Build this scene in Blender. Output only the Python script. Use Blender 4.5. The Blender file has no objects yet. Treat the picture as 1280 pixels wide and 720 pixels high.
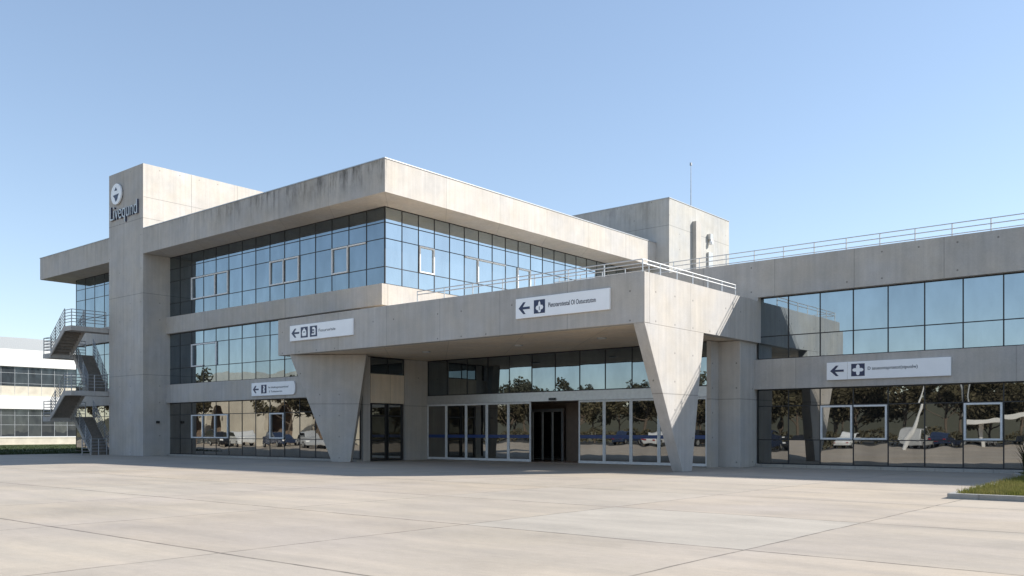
import bpy, math, random
from mathutils import Vector
R = math.radians
random.seed(7)
scene = bpy.context.scene
COL = scene.collection

# ------------------------------------------------------------------ mesh helper
class MB:
    def __init__(s): s.v = []; s.f = []
    def add(s, vs, fs):
        n = len(s.v); s.v += [tuple(p) for p in vs]; s.f += [tuple(i + n for i in f) for f in fs]; return s
    def box(s, x0, x1, y0, y1, z0, z1):
        return s.add([(x0,y0,z0),(x1,y0,z0),(x1,y1,z0),(x0,y1,z0),(x0,y0,z1),(x1,y0,z1),(x1,y1,z1),(x0,y1,z1)],
              [(0,3,2,1),(4,5,6,7),(0,1,5,4),(1,2,6,5),(2,3,7,6),(3,0,4,7)])
    def prism(s, pts, off):           # planar polygon swept by a vector
        n = len(pts); off = Vector(off)
        a = [Vector(p) for p in pts]; b = [p + off for p in a]
        s.add(a + b, [tuple(range(n))[::-1], tuple(range(n, 2*n))] + [(i, (i+1) % n, n + (i+1) % n, n + i) for i in range(n)])
        return s
    def tube(s, path, r, n=8):
        P = [Vector(p) for p in path]; rings = []
        for i, p in enumerate(P):
            d = (P[min(i+1, len(P)-1)] - P[max(i-1, 0)]).normalized()
            a = d.cross(Vector((0,0,1)))
            if a.length < 1e-3: a = d.cross(Vector((0,1,0)))
            a.normalize(); b = d.cross(a)
            rr = r[i] if isinstance(r, (list, tuple)) else r
            rings.append([p + (a*math.cos(2*math.pi*k/n) + b*math.sin(2*math.pi*k/n))*rr for k in range(n)])
        fs = []
        for i in range(len(P)-1):
            for k in range(n): fs.append((i*n+k, i*n+(k+1) % n, (i+1)*n+(k+1) % n, (i+1)*n+k))
        fs.append(tuple(range(n))[::-1]); fs.append(tuple((len(P)-1)*n + k for k in range(n)))
        return s.add([q for rg in rings for q in rg], fs)
    def build(s, name, mat, parent=None, bevel=0.0, smooth=False, origin=None):
        xs = [p[0] for p in s.v]; ys = [p[1] for p in s.v]; zs = [p[2] for p in s.v]
        c = Vector(origin) if origin else Vector(((min(xs)+max(xs))/2, (min(ys)+max(ys))/2, min(zs)))
        me = bpy.data.meshes.new(name)
        me.from_pydata([tuple(Vector(p) - c) for p in s.v], [], s.f); me.validate(); me.update()
        if mat: me.materials.append(mat)
        if smooth:
            for p in me.polygons: p.use_smooth = True
        o = bpy.data.objects.new(name, me); COL.objects.link(o)
        put(o, c, parent)
        if bevel:
            m = o.modifiers.new('bevel', 'BEVEL'); m.width = bevel; m.segments = 2; m.limit_method = 'ANGLE'; m.angle_limit = R(40)
        return o
WL = {}
def put(o, c, parent):
    c = Vector(c); WL[o.name] = c
    if parent:
        o.parent = parent; o.location = c - WL[parent.name]
    else: o.location = c
def tag(o, label=None, cat=None, group=None, kind=None):
    if label: o['label'] = label
    if cat: o['category'] = cat
    if group: o['group'] = group
    if kind: o['kind'] = kind
    return o
def thing(name, loc, label, cat, group=None):
    o = bpy.data.objects.new(name, None); COL.objects.link(o); o.empty_display_size = .3
    put(o, loc, None); return tag(o, label, cat, group)
def children(o): return [c for c in COL.objects if c.parent == o]
def copy_tree(o, parent=None):
    c = o.copy(); COL.objects.link(c)
    if parent: c.parent = parent
    for ch in children(o): copy_tree(ch, c)
    return c

# ------------------------------------------------------------------ materials
class NT:
    def __init__(s, name):
        s.m = bpy.data.materials.new(name); s.m.use_nodes = True
        s.t = s.m.node_tree; s.t.nodes.clear()
        s.out = s.t.nodes.new('ShaderNodeOutputMaterial')
        s.geo = s.t.nodes.new('ShaderNodeNewGeometry')
        sp = s.t.nodes.new('ShaderNodeSeparateXYZ'); s.t.links.new(s.geo.outputs['Position'], sp.inputs[0])
        s.X, s.Y, s.Z = sp.outputs
        s.pos = s.geo.outputs['Position']
    def n(s, typ, **kw):
        nd = s.t.nodes.new(typ)
        for k, v in kw.items(): setattr(nd, k, v)
        return nd
    def set(s, sock, v):
        if isinstance(v, bpy.types.NodeSocket): s.t.links.new(v, sock)
        else: sock.default_value = v
    def math(s, op, a, b=None, c=None, clamp=False):
        nd = s.n('ShaderNodeMath', operation=op, use_clamp=clamp); s.set(nd.inputs[0], a)
        if b is not None: s.set(nd.inputs[1], b)
        if c is not None: s.set(nd.inputs[2], c)
        return nd.outputs[0]
    def vscale(s, v, sc):
        nd = s.n('ShaderNodeVectorMath', operation='MULTIPLY'); s.set(nd.inputs[0], v); nd.inputs[1].default_value = sc; return nd.outputs[0]
    def comb(s, x, y, z=0.0):
        nd = s.n('ShaderNodeCombineXYZ'); s.set(nd.inputs[0], x); s.set(nd.inputs[1], y); s.set(nd.inputs[2], z); return nd.outputs[0]
    def noise(s, v, scale, detail=4, rough=.55, dist=0):
        nd = s.n('ShaderNodeTexNoise'); s.set(nd.inputs['Vector'], v); nd.inputs['Scale'].default_value = scale
        nd.inputs['Detail'].default_value = detail; nd.inputs['Roughness'].default_value = rough; nd.inputs['Distortion'].default_value = dist
        return nd.outputs['Fac']
    def white(s, v):
        nd = s.n('ShaderNodeTexWhiteNoise', noise_dimensions='3D'); s.set(nd.inputs['Vector'], v); return nd.outputs['Value']
    def map(s, v, a, b, c, d):
        nd = s.n('ShaderNodeMapRange', clamp=True); s.set(nd.inputs[0], v)
        for i, x in enumerate((a, b, c, d)): s.set(nd.inputs[i+1], x)
        return nd.outputs[0]
    def mix(s, f, a, b, mode='MIX'):
        nd = s.n('ShaderNodeMix', data_type='RGBA', blend_type=mode); s.set(nd.inputs[0], f)
        s.set(nd.inputs[6], a if isinstance(a, bpy.types.NodeSocket) else (*a, 1)); s.set(nd.inputs[7], b if isinstance(b, bpy.types.NodeSocket) else (*b, 1))
        return nd.outputs[2]
    def scale_col(s, col, f):
        nd = s.n('ShaderNodeVectorMath', operation='SCALE'); s.set(nd.inputs[0], col if isinstance(col, bpy.types.NodeSocket) else tuple(col)); s.set(nd.inputs[3], f)
        return nd.outputs[0]
    def bump(s, h, strength, dist=.01):
        nd = s.n('ShaderNodeBump'); s.set(nd.inputs['Height'], h); nd.inputs['Strength'].default_value = strength; nd.inputs['Distance'].default_value = dist
        return nd.outputs[0]
    def pbr(s, col, rough=.8, metal=0.0, bump=None, spec=.5):
        b = s.n('ShaderNodeBsdfPrincipled')
        s.set(b.inputs['Base Color'], col if isinstance(col, bpy.types.NodeSocket) else (*col, 1)); s.set(b.inputs['Roughness'], rough)
        s.set(b.inputs['Metallic'], metal); b.inputs['Specular IOR Level'].default_value = spec
        if bump is not None: s.t.links.new(bump, b.inputs['Normal'])
        s.t.links.new(b.outputs[0], s.out.inputs[0]); return s.m

def plain(name, col, rough=.5, metal=0.0, vary=.08, sc=6.0, spec=.5):
    t = NT(name); f = t.noise(t.pos, sc, 4)
    return t.pbr(t.scale_col(col, t.map(f, .3, .7, 1-vary, 1+vary)), t.map(t.noise(t.pos, sc*3, 3), .3, .7, rough-.06, rough+.06), metal, spec=spec)

def concrete(name, base, joint=4.1, j0=0.0, hj=(), stain=None, holes=True, rough=.82, ymax=28.0):
    """board-cast concrete; u runs along a wall of either facing, joints and tie holes follow it"""
    t = NT(name); u = t.math('ADD', t.X, t.Y)
    big = t.noise(t.pos, .33, 5, .6); mid = t.noise(t.pos, 1.7, 5, .6)
    streak = t.noise(t.vscale(t.pos, (5.5, 5.5, .22)), 1.0, 4, .6)
    fine = t.noise(t.pos, 22, 3)
    f = t.math('MULTIPLY', t.map(big, .3, .7, .91, 1.07), t.map(mid, .3, .7, .94, 1.05))
    f = t.math('MULTIPLY', f, t.map(streak, .3, .72, .9, 1.06))
    f = t.math('MULTIPLY', f, t.map(fine, .3, .7, .95, 1.05))
    # each pour its own tone
    cell = t.white(t.comb(t.math('FLOOR', t.math('DIVIDE', t.math('SUBTRACT', u, j0), joint)), 3.3, 1.7))
    f = t.math('MULTIPLY', f, t.map(cell, 0, 1, .95, 1.04))
    fr = t.math('FRACT', t.math('DIVIDE', t.math('SUBTRACT', u, j0), joint))
    d = t.math('MULTIPLY', t.math('MINIMUM', fr, t.math('SUBTRACT', 1.0, fr)), joint)
    jl = t.map(d, .008, .03, .76, 1.0)
    f = t.math('MULTIPLY', f, jl)
    for z in hj:
        dz = t.math('ABSOLUTE', t.math('SUBTRACT', t.Z, z))
        f = t.math('MULTIPLY', f, t.map(dz, .008, .028, .62, 1.0))
    if holes:
        gu = t.math('DIVIDE', t.math('ADD', u, .37), 1.37); gz = t.math('DIVIDE', t.math('ADD', t.Z, .31), 1.05)
        du = t.math('MULTIPLY', t.math('SUBTRACT', t.math('FRACT', gu), .5), 1.37)
        dz = t.math('MULTIPLY', t.math('SUBTRACT', t.math('FRACT', gz), .5), 1.05)
        dd = t.math('SQRT', t.math('ADD', t.math('MULTIPLY', du, du), t.math('MULTIPLY', dz, dz)))
        keep = t.math('GREATER_THAN', t.white(t.comb(t.math('FLOOR', gu), t.math('FLOOR', gz), 2.2)), .55)
        hole = t.math('MULTIPLY', t.map(dd, .028, .045, 1, 0), keep)
        f = t.math('MULTIPLY', f, t.math('SUBTRACT', 1.0, t.math('MULTIPLY', hole, .5)))
    if stain:                     # run-off dirt under the coping, blotchy and streaked
        z0, z1, amt = stain
        drip = t.noise(t.vscale(t.pos, (1.5, 1.5, .5)), 1.0, 7, .72)
        dr2 = t.noise(t.vscale(t.pos, (7, 7, .8)), 1.0, 5, .65)
        g = t.math('MULTIPLY', t.map(t.Z, z0, z1, 0, 1), t.math('MULTIPLY', t.map(t.Y, ymax, ymax+.05, 1, 0), t.map(t.X, -50, -40, .25, 1)))
        m = t.math('MULTIPLY', t.map(t.math('ADD', t.math('MULTIPLY', drip, .65), t.math('MULTIPLY', dr2, .35)), .46, .62, 0, 1), g)
        f = t.math('MULTIPLY', f, t.math('SUBTRACT', 1.0, t.math('MULTIPLY', m, amt)))
    warm = t.mix(t.map(t.noise(t.pos, .7, 3), .35, .65, 0, 1), (base[0]*.99, base[1], base[2]*1.02), (base[0]*1.03, base[1], base[2]*.95))
    h = t.math('ADD', t.math('MULTIPLY', fine, .5), t.math('MULTIPLY', jl, .6))
    return t.pbr(t.scale_col(warm, f), rough, bump=t.bump(h, .35, .012), spec=.3)

CB = (.50, .468, .43)
M = {}
M['concrete'] = concrete('concrete', CB, 4.1, -33.0, (), None)
M['fascia'] = concrete('fascia concrete', CB, 4.1, -3.1, (), (12.8, 14.0, .72), holes=False)
M['canopy_concrete'] = concrete('canopy concrete', CB, 3.35, 10.5, (), (6.0, 7.3, .16))
M['tower_concrete'] = concrete('tower concrete', CB, 9.0, -37.0, (5.1, 10.2, 14.9), None)
M['leg_concrete'] = concrete('leg concrete', CB, 50, 0, (2.9,), None)
M['band_concrete'] = concrete('band concrete', CB, 8.2, -3.1, (), None, holes=False)
M['box_concrete'] = concrete('plant room concrete', (.45, .44, .415), 5.6, 20.2, (12.4, 15.3), (14.5, 17.2, .3), ymax=52.4)
M['soffit'] = concrete('soffit concrete', (.76, .64, .50), 4.1, -3.1, (), None, holes=False)  # pale warm tan has the ground's bounce light painted into the base colour
M['white_wall'] = plain('white render', (.68, .67, .645), .75, vary=.04, sc=.8)
M['cream'] = plain('cream render', (.58, .53, .44), .8, vary=.12, sc=.5)
M['dark_metal'] = plain('dark anodised frame', (.028, .028, .03), .42, .3)
M['white_metal'] = plain('white coated frame', (.72, .72, .71), .4)
M['alu'] = plain('aluminium', (.55, .55, .54), .38, .6)
M['steel'] = plain('galvanised steel', (.36, .37, .38), .45, .55, vary=.15)
M['rail'] = plain('painted rail', (.62, .62, .61), .42, .35)
M['coping'] = plain('zinc coping', (.40, .41, .42), .45, .5)
M['sign_white'] = plain('sign white', (.93, .93, .93), .35, vary=.025, sc=2)
M['navy'] = plain('sign navy', (.022, .032, .085), .4)
M['dark_text'] = plain('sign lettering', (.05, .055, .075), .5)
M['black'] = plain('black plastic', (.02, .02, .02), .4)
M['room'] = plain('vestibule wall', (.24, .175, .13), .7)
M['room_back'] = plain('vestibule back wall', (.5, .42, .36), .7)
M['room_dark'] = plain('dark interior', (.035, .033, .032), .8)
M['room_floor'] = plain('vestibule floor', (.45, .33, .25), .35)
M['blue_film'] = plain('blue film', (.02, .05, .17), .35)
M['lamp_disc'] = plain('lamp diffuser', (.75, .73, .68), .5)
M['bark'] = plain('bark', (.13, .10, .075), .9, vary=.3, sc=9)
M['rubber'] = plain('tyre rubber', (.018, .018, .019), .8)
M['tread'] = plain('stair tread', (.23,.20,.17), .7, vary=.15)
M['joint'] = plain('joint filler', (.30,.28,.255), .9)
M['soil'] = plain('soil', (.10, .075, .05), .95, vary=.3, sc=3)
M['kerb'] = concrete('kerb concrete', (.40, .38, .345), 1.0, 0, (), None, holes=False)
M['low_wall'] = plain('low wall render', (.52, .47, .38), .85, vary=.12, sc=1.2)

def glass_mat(name, tint, body, base=.52, wobble=.12, rough=.008):
    t = NT(name)
    b1 = t.noise(t.vscale(t.pos, (.55, .55, .42)), 1.0, 2, .5)
    nb = t.bump(b1, wobble, .03)
    gl = t.n('ShaderNodeBsdfGlossy'); gl.inputs['Color'].default_value = (*tint, 1); gl.inputs['Roughness'].default_value = rough
    t.t.links.new(nb, gl.inputs['Normal'])
    df = t.n('ShaderNodeBsdfDiffuse'); df.inputs['Color'].default_value = (*body, 1)
    lw = t.n('ShaderNodeFresnel'); lw.inputs['IOR'].default_value = 1.5
    dust = t.map(t.noise(t.vscale(t.pos, (1.2, 1.2, .5)), 1.0, 5, .6), .35, .7, -.03, .03)
    fac = t.math('ADD', t.math('MULTIPLY_ADD', lw.outputs[0], .9, base), dust, clamp=True)
    oi = t.n('ShaderNodeObjectInfo'); fac = t.math('ADD', fac, t.math('MULTIPLY_ADD', oi.outputs['Random'], .07, -.035), clamp=True)
    mx = t.n('ShaderNodeMixShader'); t.set(mx.inputs[0], fac)
    t.t.links.new(df.outputs[0], mx.inputs[1]); t.t.links.new(gl.outputs[0], mx.inputs[2])
    t.t.links.new(mx.outputs[0], t.out.inputs[0]); return t.m
M['glass'] = glass_mat('reflective glazing', (.76, .90, 1.0), (.012, .014, .016), .24)
M['glass_bright'] = glass_mat('side glazing', (.84, .95, 1.0), (.02, .022, .024), .5)  # brighter sunward sky is put into this copy's higher reflectance
M['glass_wing'] = glass_mat('wing glazing', (.74, .86, .94), (.012, .014, .016), .36)
M['glass_dim'] = glass_mat('office glazing', (.66, .78, .9), (.025, .028, .032), .03)
M['glass_low'] = glass_mat('ground floor glazing', (.88, .87, .82), (.014, .0135, .013), .28, .2)
M['car_glass'] = glass_mat('car glass', (.8, .85, .9), (.01, .01, .01), .15, 0)

def slab_ground():
    t = NT('plaza concrete')
    px, py = 4.85, 4.42
    gx = t.math('DIVIDE', t.math('ADD', t.X, 5.0), px); gy = t.math('DIVIDE', t.math('SUBTRACT', t.Y, 6.15), py)
    wob = t.math('MULTIPLY', t.math('SUBTRACT', t.noise(t.pos, .9, 3), .5), .05)
    fx = t.math('FRACT', t.math('ADD', gx, t.math('MULTIPLY', wob, .35))); fy = t.math('FRACT', t.math('ADD', gy, t.math('MULTIPLY', wob, .35)))
    dx = t.math('MULTIPLY', t.math('MINIMUM', fx, t.math('SUBTRACT', 1.0, fx)), px)
    dy = t.math('MULTIPLY', t.math('MINIMUM', fy, t.math('SUBTRACT', 1.0, fy)), py)
    cell = t.comb(t.math('FLOOR', gx), t.math('FLOOR', gy), 0.5)
    w = t.white(cell); w2 = t.white(t.comb(t.math('FLOOR', gx), t.math('FLOOR', gy), 7.5))
    pale_slab = t.math('MULTIPLY', t.math('COMPARE', t.math('FLOOR', gx), -1.0, .2), t.math('COMPARE', t.math('FLOOR', gy), 1.0, .2))  # mask of the single slab with its own paler tone
    big = t.noise(t.pos, .14, 4, .55); brush = t.noise(t.vscale(t.pos, (.28, 1.3, 1)), 1.0, 6, .62, .4)
    br2 = t.noise(t.vscale(t.pos, (2.2, 9, 1)), 1.0, 4, .6); fine = t.noise(t.pos, 60, 3)
    blot = t.noise(t.pos, .55, 7, .7)
    f = t.math('MULTIPLY', t.map(big, .32, .68, .90, 1.07), t.map(brush, .3, .7, .90, 1.07))
    f = t.math('MULTIPLY', f, t.map(br2, .3, .7, .965, 1.03))
    f = t.math('MULTIPLY', f, t.map(fine, .3, .7, .92, 1.07))
    f = t.math('MULTIPLY', f, t.map(t.noise(t.pos, 9, 5, .7), .3, .7, .95, 1.04))
    f = t.math('MULTIPLY', f, t.map(blot, .36, .5, .93, 1.0))
    f = t.math('MULTIPLY', f, t.map(w, 0, 1, .97, 1.025))
    f = t.math('MULTIPLY', f, t.math('MULTIPLY_ADD', pale_slab, .02, 1.0))
    jn = t.noise(t.pos, 2.3, 4)
    jy = t.map(dy, .014, .036, t.map(jn, .35, .6, .72, .4), 0)      # the sealed joints read dark, the cross cuts fainter
    jx = t.map(dx, .010, .028, t.map(jn, .4, .65, .6, .25), 0)
    j = t.math('MAXIMUM', jx, jy)
    f = t.math('MULTIPLY', f, t.math('SUBTRACT', 1.0, j))
    hue = t.mix(t.map(t.math('ADD', t.math('MULTIPLY', brush, .6), t.math('MULTIPLY', w2, .4)), .3, .7, 0, 1), (.425, .37, .30), (.445, .37, .285))
    pk = t.mix(t.map(t.noise(t.pos, .22, 4), .4, .66, 0, 1), hue, (.42, .36, .30))
    pk = t.mix(pale_slab, pk, (.43, .38, .315))
    h = t.math('SUBTRACT', t.math('MULTIPLY', fine, .3), j)
    return t.pbr(t.scale_col(pk, f), t.map(brush, .3, .7, .62, .82), bump=t.bump(h, .25, .01), spec=.3)
M['plaza'] = slab_ground()

def grass_ground(name, a, b, c):
    t = NT(name)
    n1 = t.noise(t.pos, .35, 5); n2 = t.noise(t.pos, 7, 6, .7)
    col = t.mix(t.map(n1, .35, .65, 0, 1), a, b); col = t.mix(t.map(n2, .4, .7, 0, .8), col, c)
    return t.pbr(t.scale_col(col, t.map(t.noise(t.pos, 40, 3), .3, .7, .7, 1.25)), .9, bump=t.bump(n2, .6, .05), spec=.2)
M['lawn'] = grass_ground('lawn', (.045, .065, .022), (.06, .075, .028), (.035, .05, .018))
M['field'] = grass_ground('dry field', (.16, .14, .08), (.20, .17, .11), (.10, .10, .05))
M['hill'] = grass_ground('hill scrub', (.085, .085, .055), (.11, .10, .07), (.055, .06, .04))
def asphalt():
    t = NT('asphalt'); n1 = t.noise(t.pos, .3, 5); n2 = t.noise(t.pos, 50, 3)
    f = t.math('MULTIPLY', t.map(n1, .3, .7, .85, 1.15), t.map(n2, .3, .7, .8, 1.2))
    return t.pbr(t.scale_col((.075, .073, .07), f), .85, bump=t.bump(n2, .4, .01), spec=.3)
M['asphalt'] = asphalt()
def leaf_mat(name, a, b):
    t = NT(name); oi = t.n('ShaderNodeObjectInfo')
    n = t.noise(t.pos, 1.6, 3); col = t.mix(t.map(n, .35, .65, 0, 1), a, b)
    col = t.scale_col(col, t.math('MULTIPLY_ADD', oi.outputs['Random'], .5, .75))
    df = t.n('ShaderNodeBsdfDiffuse'); tr = t.n('ShaderNodeBsdfTranslucent')
    t.t.links.new(col, df.inputs[0]); t.t.links.new(col, tr.inputs[0])
    mx = t.n('ShaderNodeMixShader'); mx.inputs[0].default_value = .3
    t.t.links.new(df.outputs[0], mx.inputs[1]); t.t.links.new(tr.outputs[0], mx.inputs[2]); t.t.links.new(mx.outputs[0], t.out.inputs[0]); return t.m
M['leaf'] = leaf_mat('olive foliage', (.11, .10, .06), (.14, .118, .075))
M['blade'] = leaf_mat('grass blades', (.15, .155, .04), (.23, .205, .075))
M['reed'] = leaf_mat('reed blades', (.05, .06, .025), (.10, .09, .045))
def car_paint(name, col): return plain(name, col, .25, .15, vary=.02, spec=.6)

# ------------------------------------------------------------------ ground
def sheet(name, x0, x1, y0, y1, z, mat):
    m = MB(); m.add([(x0,y0,z),(x1,y0,z),(x1,y1,z),(x0,y1,z)], [(0,1,2,3)])
    return tag(m.build(name, mat), kind='structure')
sheet('ground', -3000, 3000, -3000, 3000, -.02, M['field'])
pz = MB(); pz.add([(-165,-20,0),(70,-20,0),(70,70,0),(-63,70,0),(-63,20,0),(-165,20,0)], [(0,1,2,3,4,5)])
tag(pz.build('plaza', M['plaza']), kind='structure')
sheet('lawn', -112, -63.004, 20.004, 95, .012, M['lawn'])
sheet('parking_lot', -230, 70, -60, -20.004, -.006, M['asphalt'])
sheet('path', -119, -112.004, 20.004, 95, .004, M['plaza'])

# hills behind the viewer, mirrored in the glazing
hm = MB(); NH = 90
pts = []
for i in range(NH+1):
    x = -1500 + i*3000/NH
    h = 20 + 10*math.sin(i*.21+1) + 9*math.sin(i*.53) + 5*math.sin(i*1.3+.6)
    pts.append((x, max(12, h)))
V = []; F = []
for x, h in pts: V += [(x, -560, -.5), (x, -700, h*.7), (x, -820, h), (x, -1100, h*.5), (x, -1300, -.5)]
for i in range(NH):
    for k in range(4): a = i*5+k; F.append((a, a+5, a+6, a+1))
hm.add(V, F); tag(hm.build('hills', M['hill'], smooth=True), kind='structure')

# ------------------------------------------------------------------ curtain walling
def fbox(m, ax, P, u0, u1, d0, d1, z0, z1):
    if ax == 'x': m.box(u0, u1, P-d1, P-d0, z0, z1)
    else: m.box(P+d0, P+d1, u0, u1, z0, z1)
def curtain(par, ax, P, u0, pitch, n, zs, glass, casements=None, last=None, tilt=.0024, end=True, partmat=None):
    casements = casements or {}
    fm = partmat or M['dark_metal']
    for k in range(n):
        a = u0 + k*pitch; b = a + pitch
        if last is not None and k == n-1: b = last
        m = MB()
        fbox(m, ax, P, a-.022, a+.022, -.04, .014, zs[0], zs[-1])
        if end and k == n-1: fbox(m, ax, P, b-.022, b+.022, -.04, .014, zs[0], zs[-1])
        hi = b-.022
        for i, z in enumerate(zs):
            z0, z1 = (z, z+.05) if i == 0 else ((z-.05, z) if i == len(zs)-1 else (z-.02, z+.02))
            fbox(m, ax, P, a+.023, hi-.001, -.04, .010, z0, z1)
        w = m.build('window', fm, par)
        g = MB()
        for i in range(len(zs)-1):
            ta, tb = random.gauss(0, tilt), random.gauss(0, tilt)
            q0 = len(g.v); fbox(g, ax, P, a+.02, b-.02, -.024, -.004, zs[i]+.01, zs[i+1]-.01)
            uc, zc = (a+b)/2, (zs[i]+zs[i+1])/2
            for j in range(q0, q0+8):
                x, y, z = g.v[j]; u = x if ax == 'x' else y; d = ta*(u-uc) + tb*(z-zc)
                g.v[j] = (x, y-d, z) if ax == 'x' else (x+d, y, z)
        g.build('pane', glass, w)
        if k in casements:
            row, sides = casements[k]; z0, z1 = zs[row]+.02, zs[row+1]-.02; c = MB(); t = .07
            la, lb = a+.032, b-.032
            if 'b' in sides: fbox(c, ax, P, la, lb, .003, .075, z0, z0+t)
            if 't' in sides: fbox(c, ax, P, la, lb, .003, .075, z1-t, z1)
            if 'l' in sides: fbox(c, ax, P, la, la+t, .003, .075, z0+(t+.001 if 'b' in sides else 0), z1-(t+.001 if 't' in sides else 0))
            if 'r' in sides: fbox(c, ax, P, lb-t, lb, .003, .075, z0+(t+.001 if 'b' in sides else 0), z1-(t+.001 if 't' in sides else 0))
            c.build('casement', M['white_metal'], w)

# ------------------------------------------------------------------ main building
FY = 29.7; FX = -33.0
MBt = thing('terminal_building', (-48, 38, 0), 'large grey concrete building with wide flat roof slab and tall corner tower', 'building')
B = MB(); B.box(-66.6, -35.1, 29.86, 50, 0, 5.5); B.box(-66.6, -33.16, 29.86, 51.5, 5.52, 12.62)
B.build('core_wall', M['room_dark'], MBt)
for nm, bx in (('roof_slab', (-68.4, -31.0, 27.9, 52.2, 12.65, 14.2)),):
    # slab is interrupted by the tower, which stands flush with its face
    MB().box(-53.348, -31.0, 27.9, 52.2, 12.65, 14.2).build('roof', M['fascia'], MBt)
    MB().box(-68.4, -57.802, 27.9, 52.2, 12.65, 14.2).build('roof', M['fascia'], MBt)
cp = MB(); cp.box(-53.34, -30.97, 27.87, 28.2, 14.202, 14.25); cp.box(-31.25, -30.97, 28.202, 52.2, 14.202, 14.25); cp.box(-68.43, -57.81, 27.87, 28.2, 14.202, 14.25)
cp.build('coping', M['coping'], MBt)
MB().box(-57.8, -53.35, 27.9, 44, 0, 18.3).build('tower', M['tower_concrete'], MBt)
MB().box(-53.35, -53.25, 28.75, 28.95, 2.05, 2.2).build('wall_socket', M['black'], MBt)
for y_ in (31.2, 34.6, 38.0): MB().box(-53.352, -53.347, y_-.015, y_+.015, 14.3, 18.28).build('joint', M['joint'], MBt)
MB().box(-53.352, -53.3465, 27.95, 43, 16.2, 16.23).build('joint', M['joint'], MBt)
# spandrel bands and plinth
for x0, x1, y1, z0, z1 in ((-66.8,-57.802,29.86,3.35,4.5), (-53.348,-34.85,29.86,3.35,4.5), (-66.8,-57.802,29.86,7.75,8.8), (-53.348,-32.9,29.86,7.75,8.8)):
    MB().box(x0, x1, 29.42, y1, z0, z1).build('spandrel', M['band_concrete'], MBt)
MB().box(-33.15, -32.9, 29.862, 51.5, 5.6, 8.8).build('parapet_wall', M['band_concrete'], MBt)
MB().box(-53.348, -34.9, 29.5, 29.86, 0, .1).build('plinth', M['kerb'], MBt)
P_ = 1.3667; U0 = -53.5
up = [8.8, 9.68, 11.08, 11.87, 12.65]; mid = [4.5, 5.52, 6.95, 7.75]; low = [.1, 1.11, 2.58, 3.35]
curtain(MBt, 'x', FY, U0, P_, 15, up, M['glass'], {2:(1,'ltb'),3:(1,'tbr'),4:(1,'tbr'),8:(1,'ltbr'),9:(1,'tbr'),12:(1,'ltbr'),13:(1,'t')})
curtain(MBt, 'x', FY, U0, P_, 14, mid, M['glass'], last=-34.87, casements={2:(1,'ltb'),3:(1,'t'),4:(1,'l'),9:(1,'t'),10:(1,'t')})
curtain(MBt, 'x', FY, U0, P_, 14, low, M['glass_low'], last=-34.87, casements={2:(1,'ltbr'),3:(1,'tbr'),4:(1,'tbr'),8:(1,'ltbr')})
curtain(MBt, 'x', FY, -66.6, 1.46, 6, up, M['glass']); curtain(MBt, 'x', FY, -66.6, 1.46, 6, mid, M['glass']); curtain(MBt, 'x', FY, -66.6, 1.46, 6, low, M['glass_low'])
curtain(MBt, 'y', FX, FY, 1.15, 19, up, M['glass_bright'], {2:(1,'ltbr'),5:(1,'tr'),6:(1,'t'),7:(1,'t'),8:(1,'r'),9:(1,'tr')})
# return wall under the canopy: dark glazed door, band, pier
RX = -34.87
curtain(MBt, 'y', RX, 30.4, 1.16, 2, [4.5, 5.36], M['glass'])
MB().box(RX-.2, RX+.03, 29.88, 30.36, 0, 5.36).build('jamb', M['leg_concrete'], MBt)
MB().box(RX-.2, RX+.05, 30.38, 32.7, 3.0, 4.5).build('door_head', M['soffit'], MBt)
for k in range(2):
    y0 = 30.42 + k*1.13
    d = MB(); 
    for a, b, c, e in ((y0, y0+.07, 0.02, 2.99), (y0+1.0, y0+1.07, 0.02, 2.99)): d.box(RX-.06, RX+.03, a, b, c, e)
    for z in (.02, 1.05, 2.3, 2.92): d.box(RX-.06, RX+.03, y0+.071, y0+.999, z, z+.07)
    dd = d.build('side_door', M['dark_metal'], MBt)
    g = MB(); g.box(RX-.045, RX-.02, y0+.05, y0+1.02, .05, 2.95); g.build('pane', M['glass_low'], dd)
MB().box(RX-.2, RX+.12, 32.74, 34.8, 0, 5.36).build('pier', M['leg_concrete'], MBt)
# plant room box behind the roof
PR = MBt
MB().box(-42, -30, 52.22, 61, 8, 17.1).build('plant_room', M['box_concrete'], PR)
MB().box(-42.02, -29.97, 52.19, 61.03, 17.102, 17.15).build('coping', M['coping'], PR)
du = MB(); du.box(-29.998, -29.7, 55.4, 56.1, 9, 16.1); du.build('duct', M['band_concrete'], PR)
MB().box(-29.998, -29.85, 57.55, 58.15, 9, 14.3).build('conduit_cover', M['alu'], PR)
lm = MB().box(-29.998, -29.75, 57.6, 58.0, 15.2, 15.6).build('wall_lamp', M['alu'], PR)
l2 = MB(); l2.tube([(-29.8,57.8,14.85),(-29.8,57.8,15.0),(-29.8,57.8,15.19)], [.13,.16,.1], 12); l2.build('lamp_shade', M['sign_white'], lm)
an = MB(); an.tube([(-30.6,56.3,17.15),(-30.6,56.3,17.5),(-30.6,56.3,20.3)], [.06,.035,.02], 8); an.box(-30.66,-30.54,56.24,56.36,20.3,20.5)
tag(an.build('antenna', M['steel']), 'thin upright antenna rod on top of the concrete plant room', 'antenna')

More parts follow.
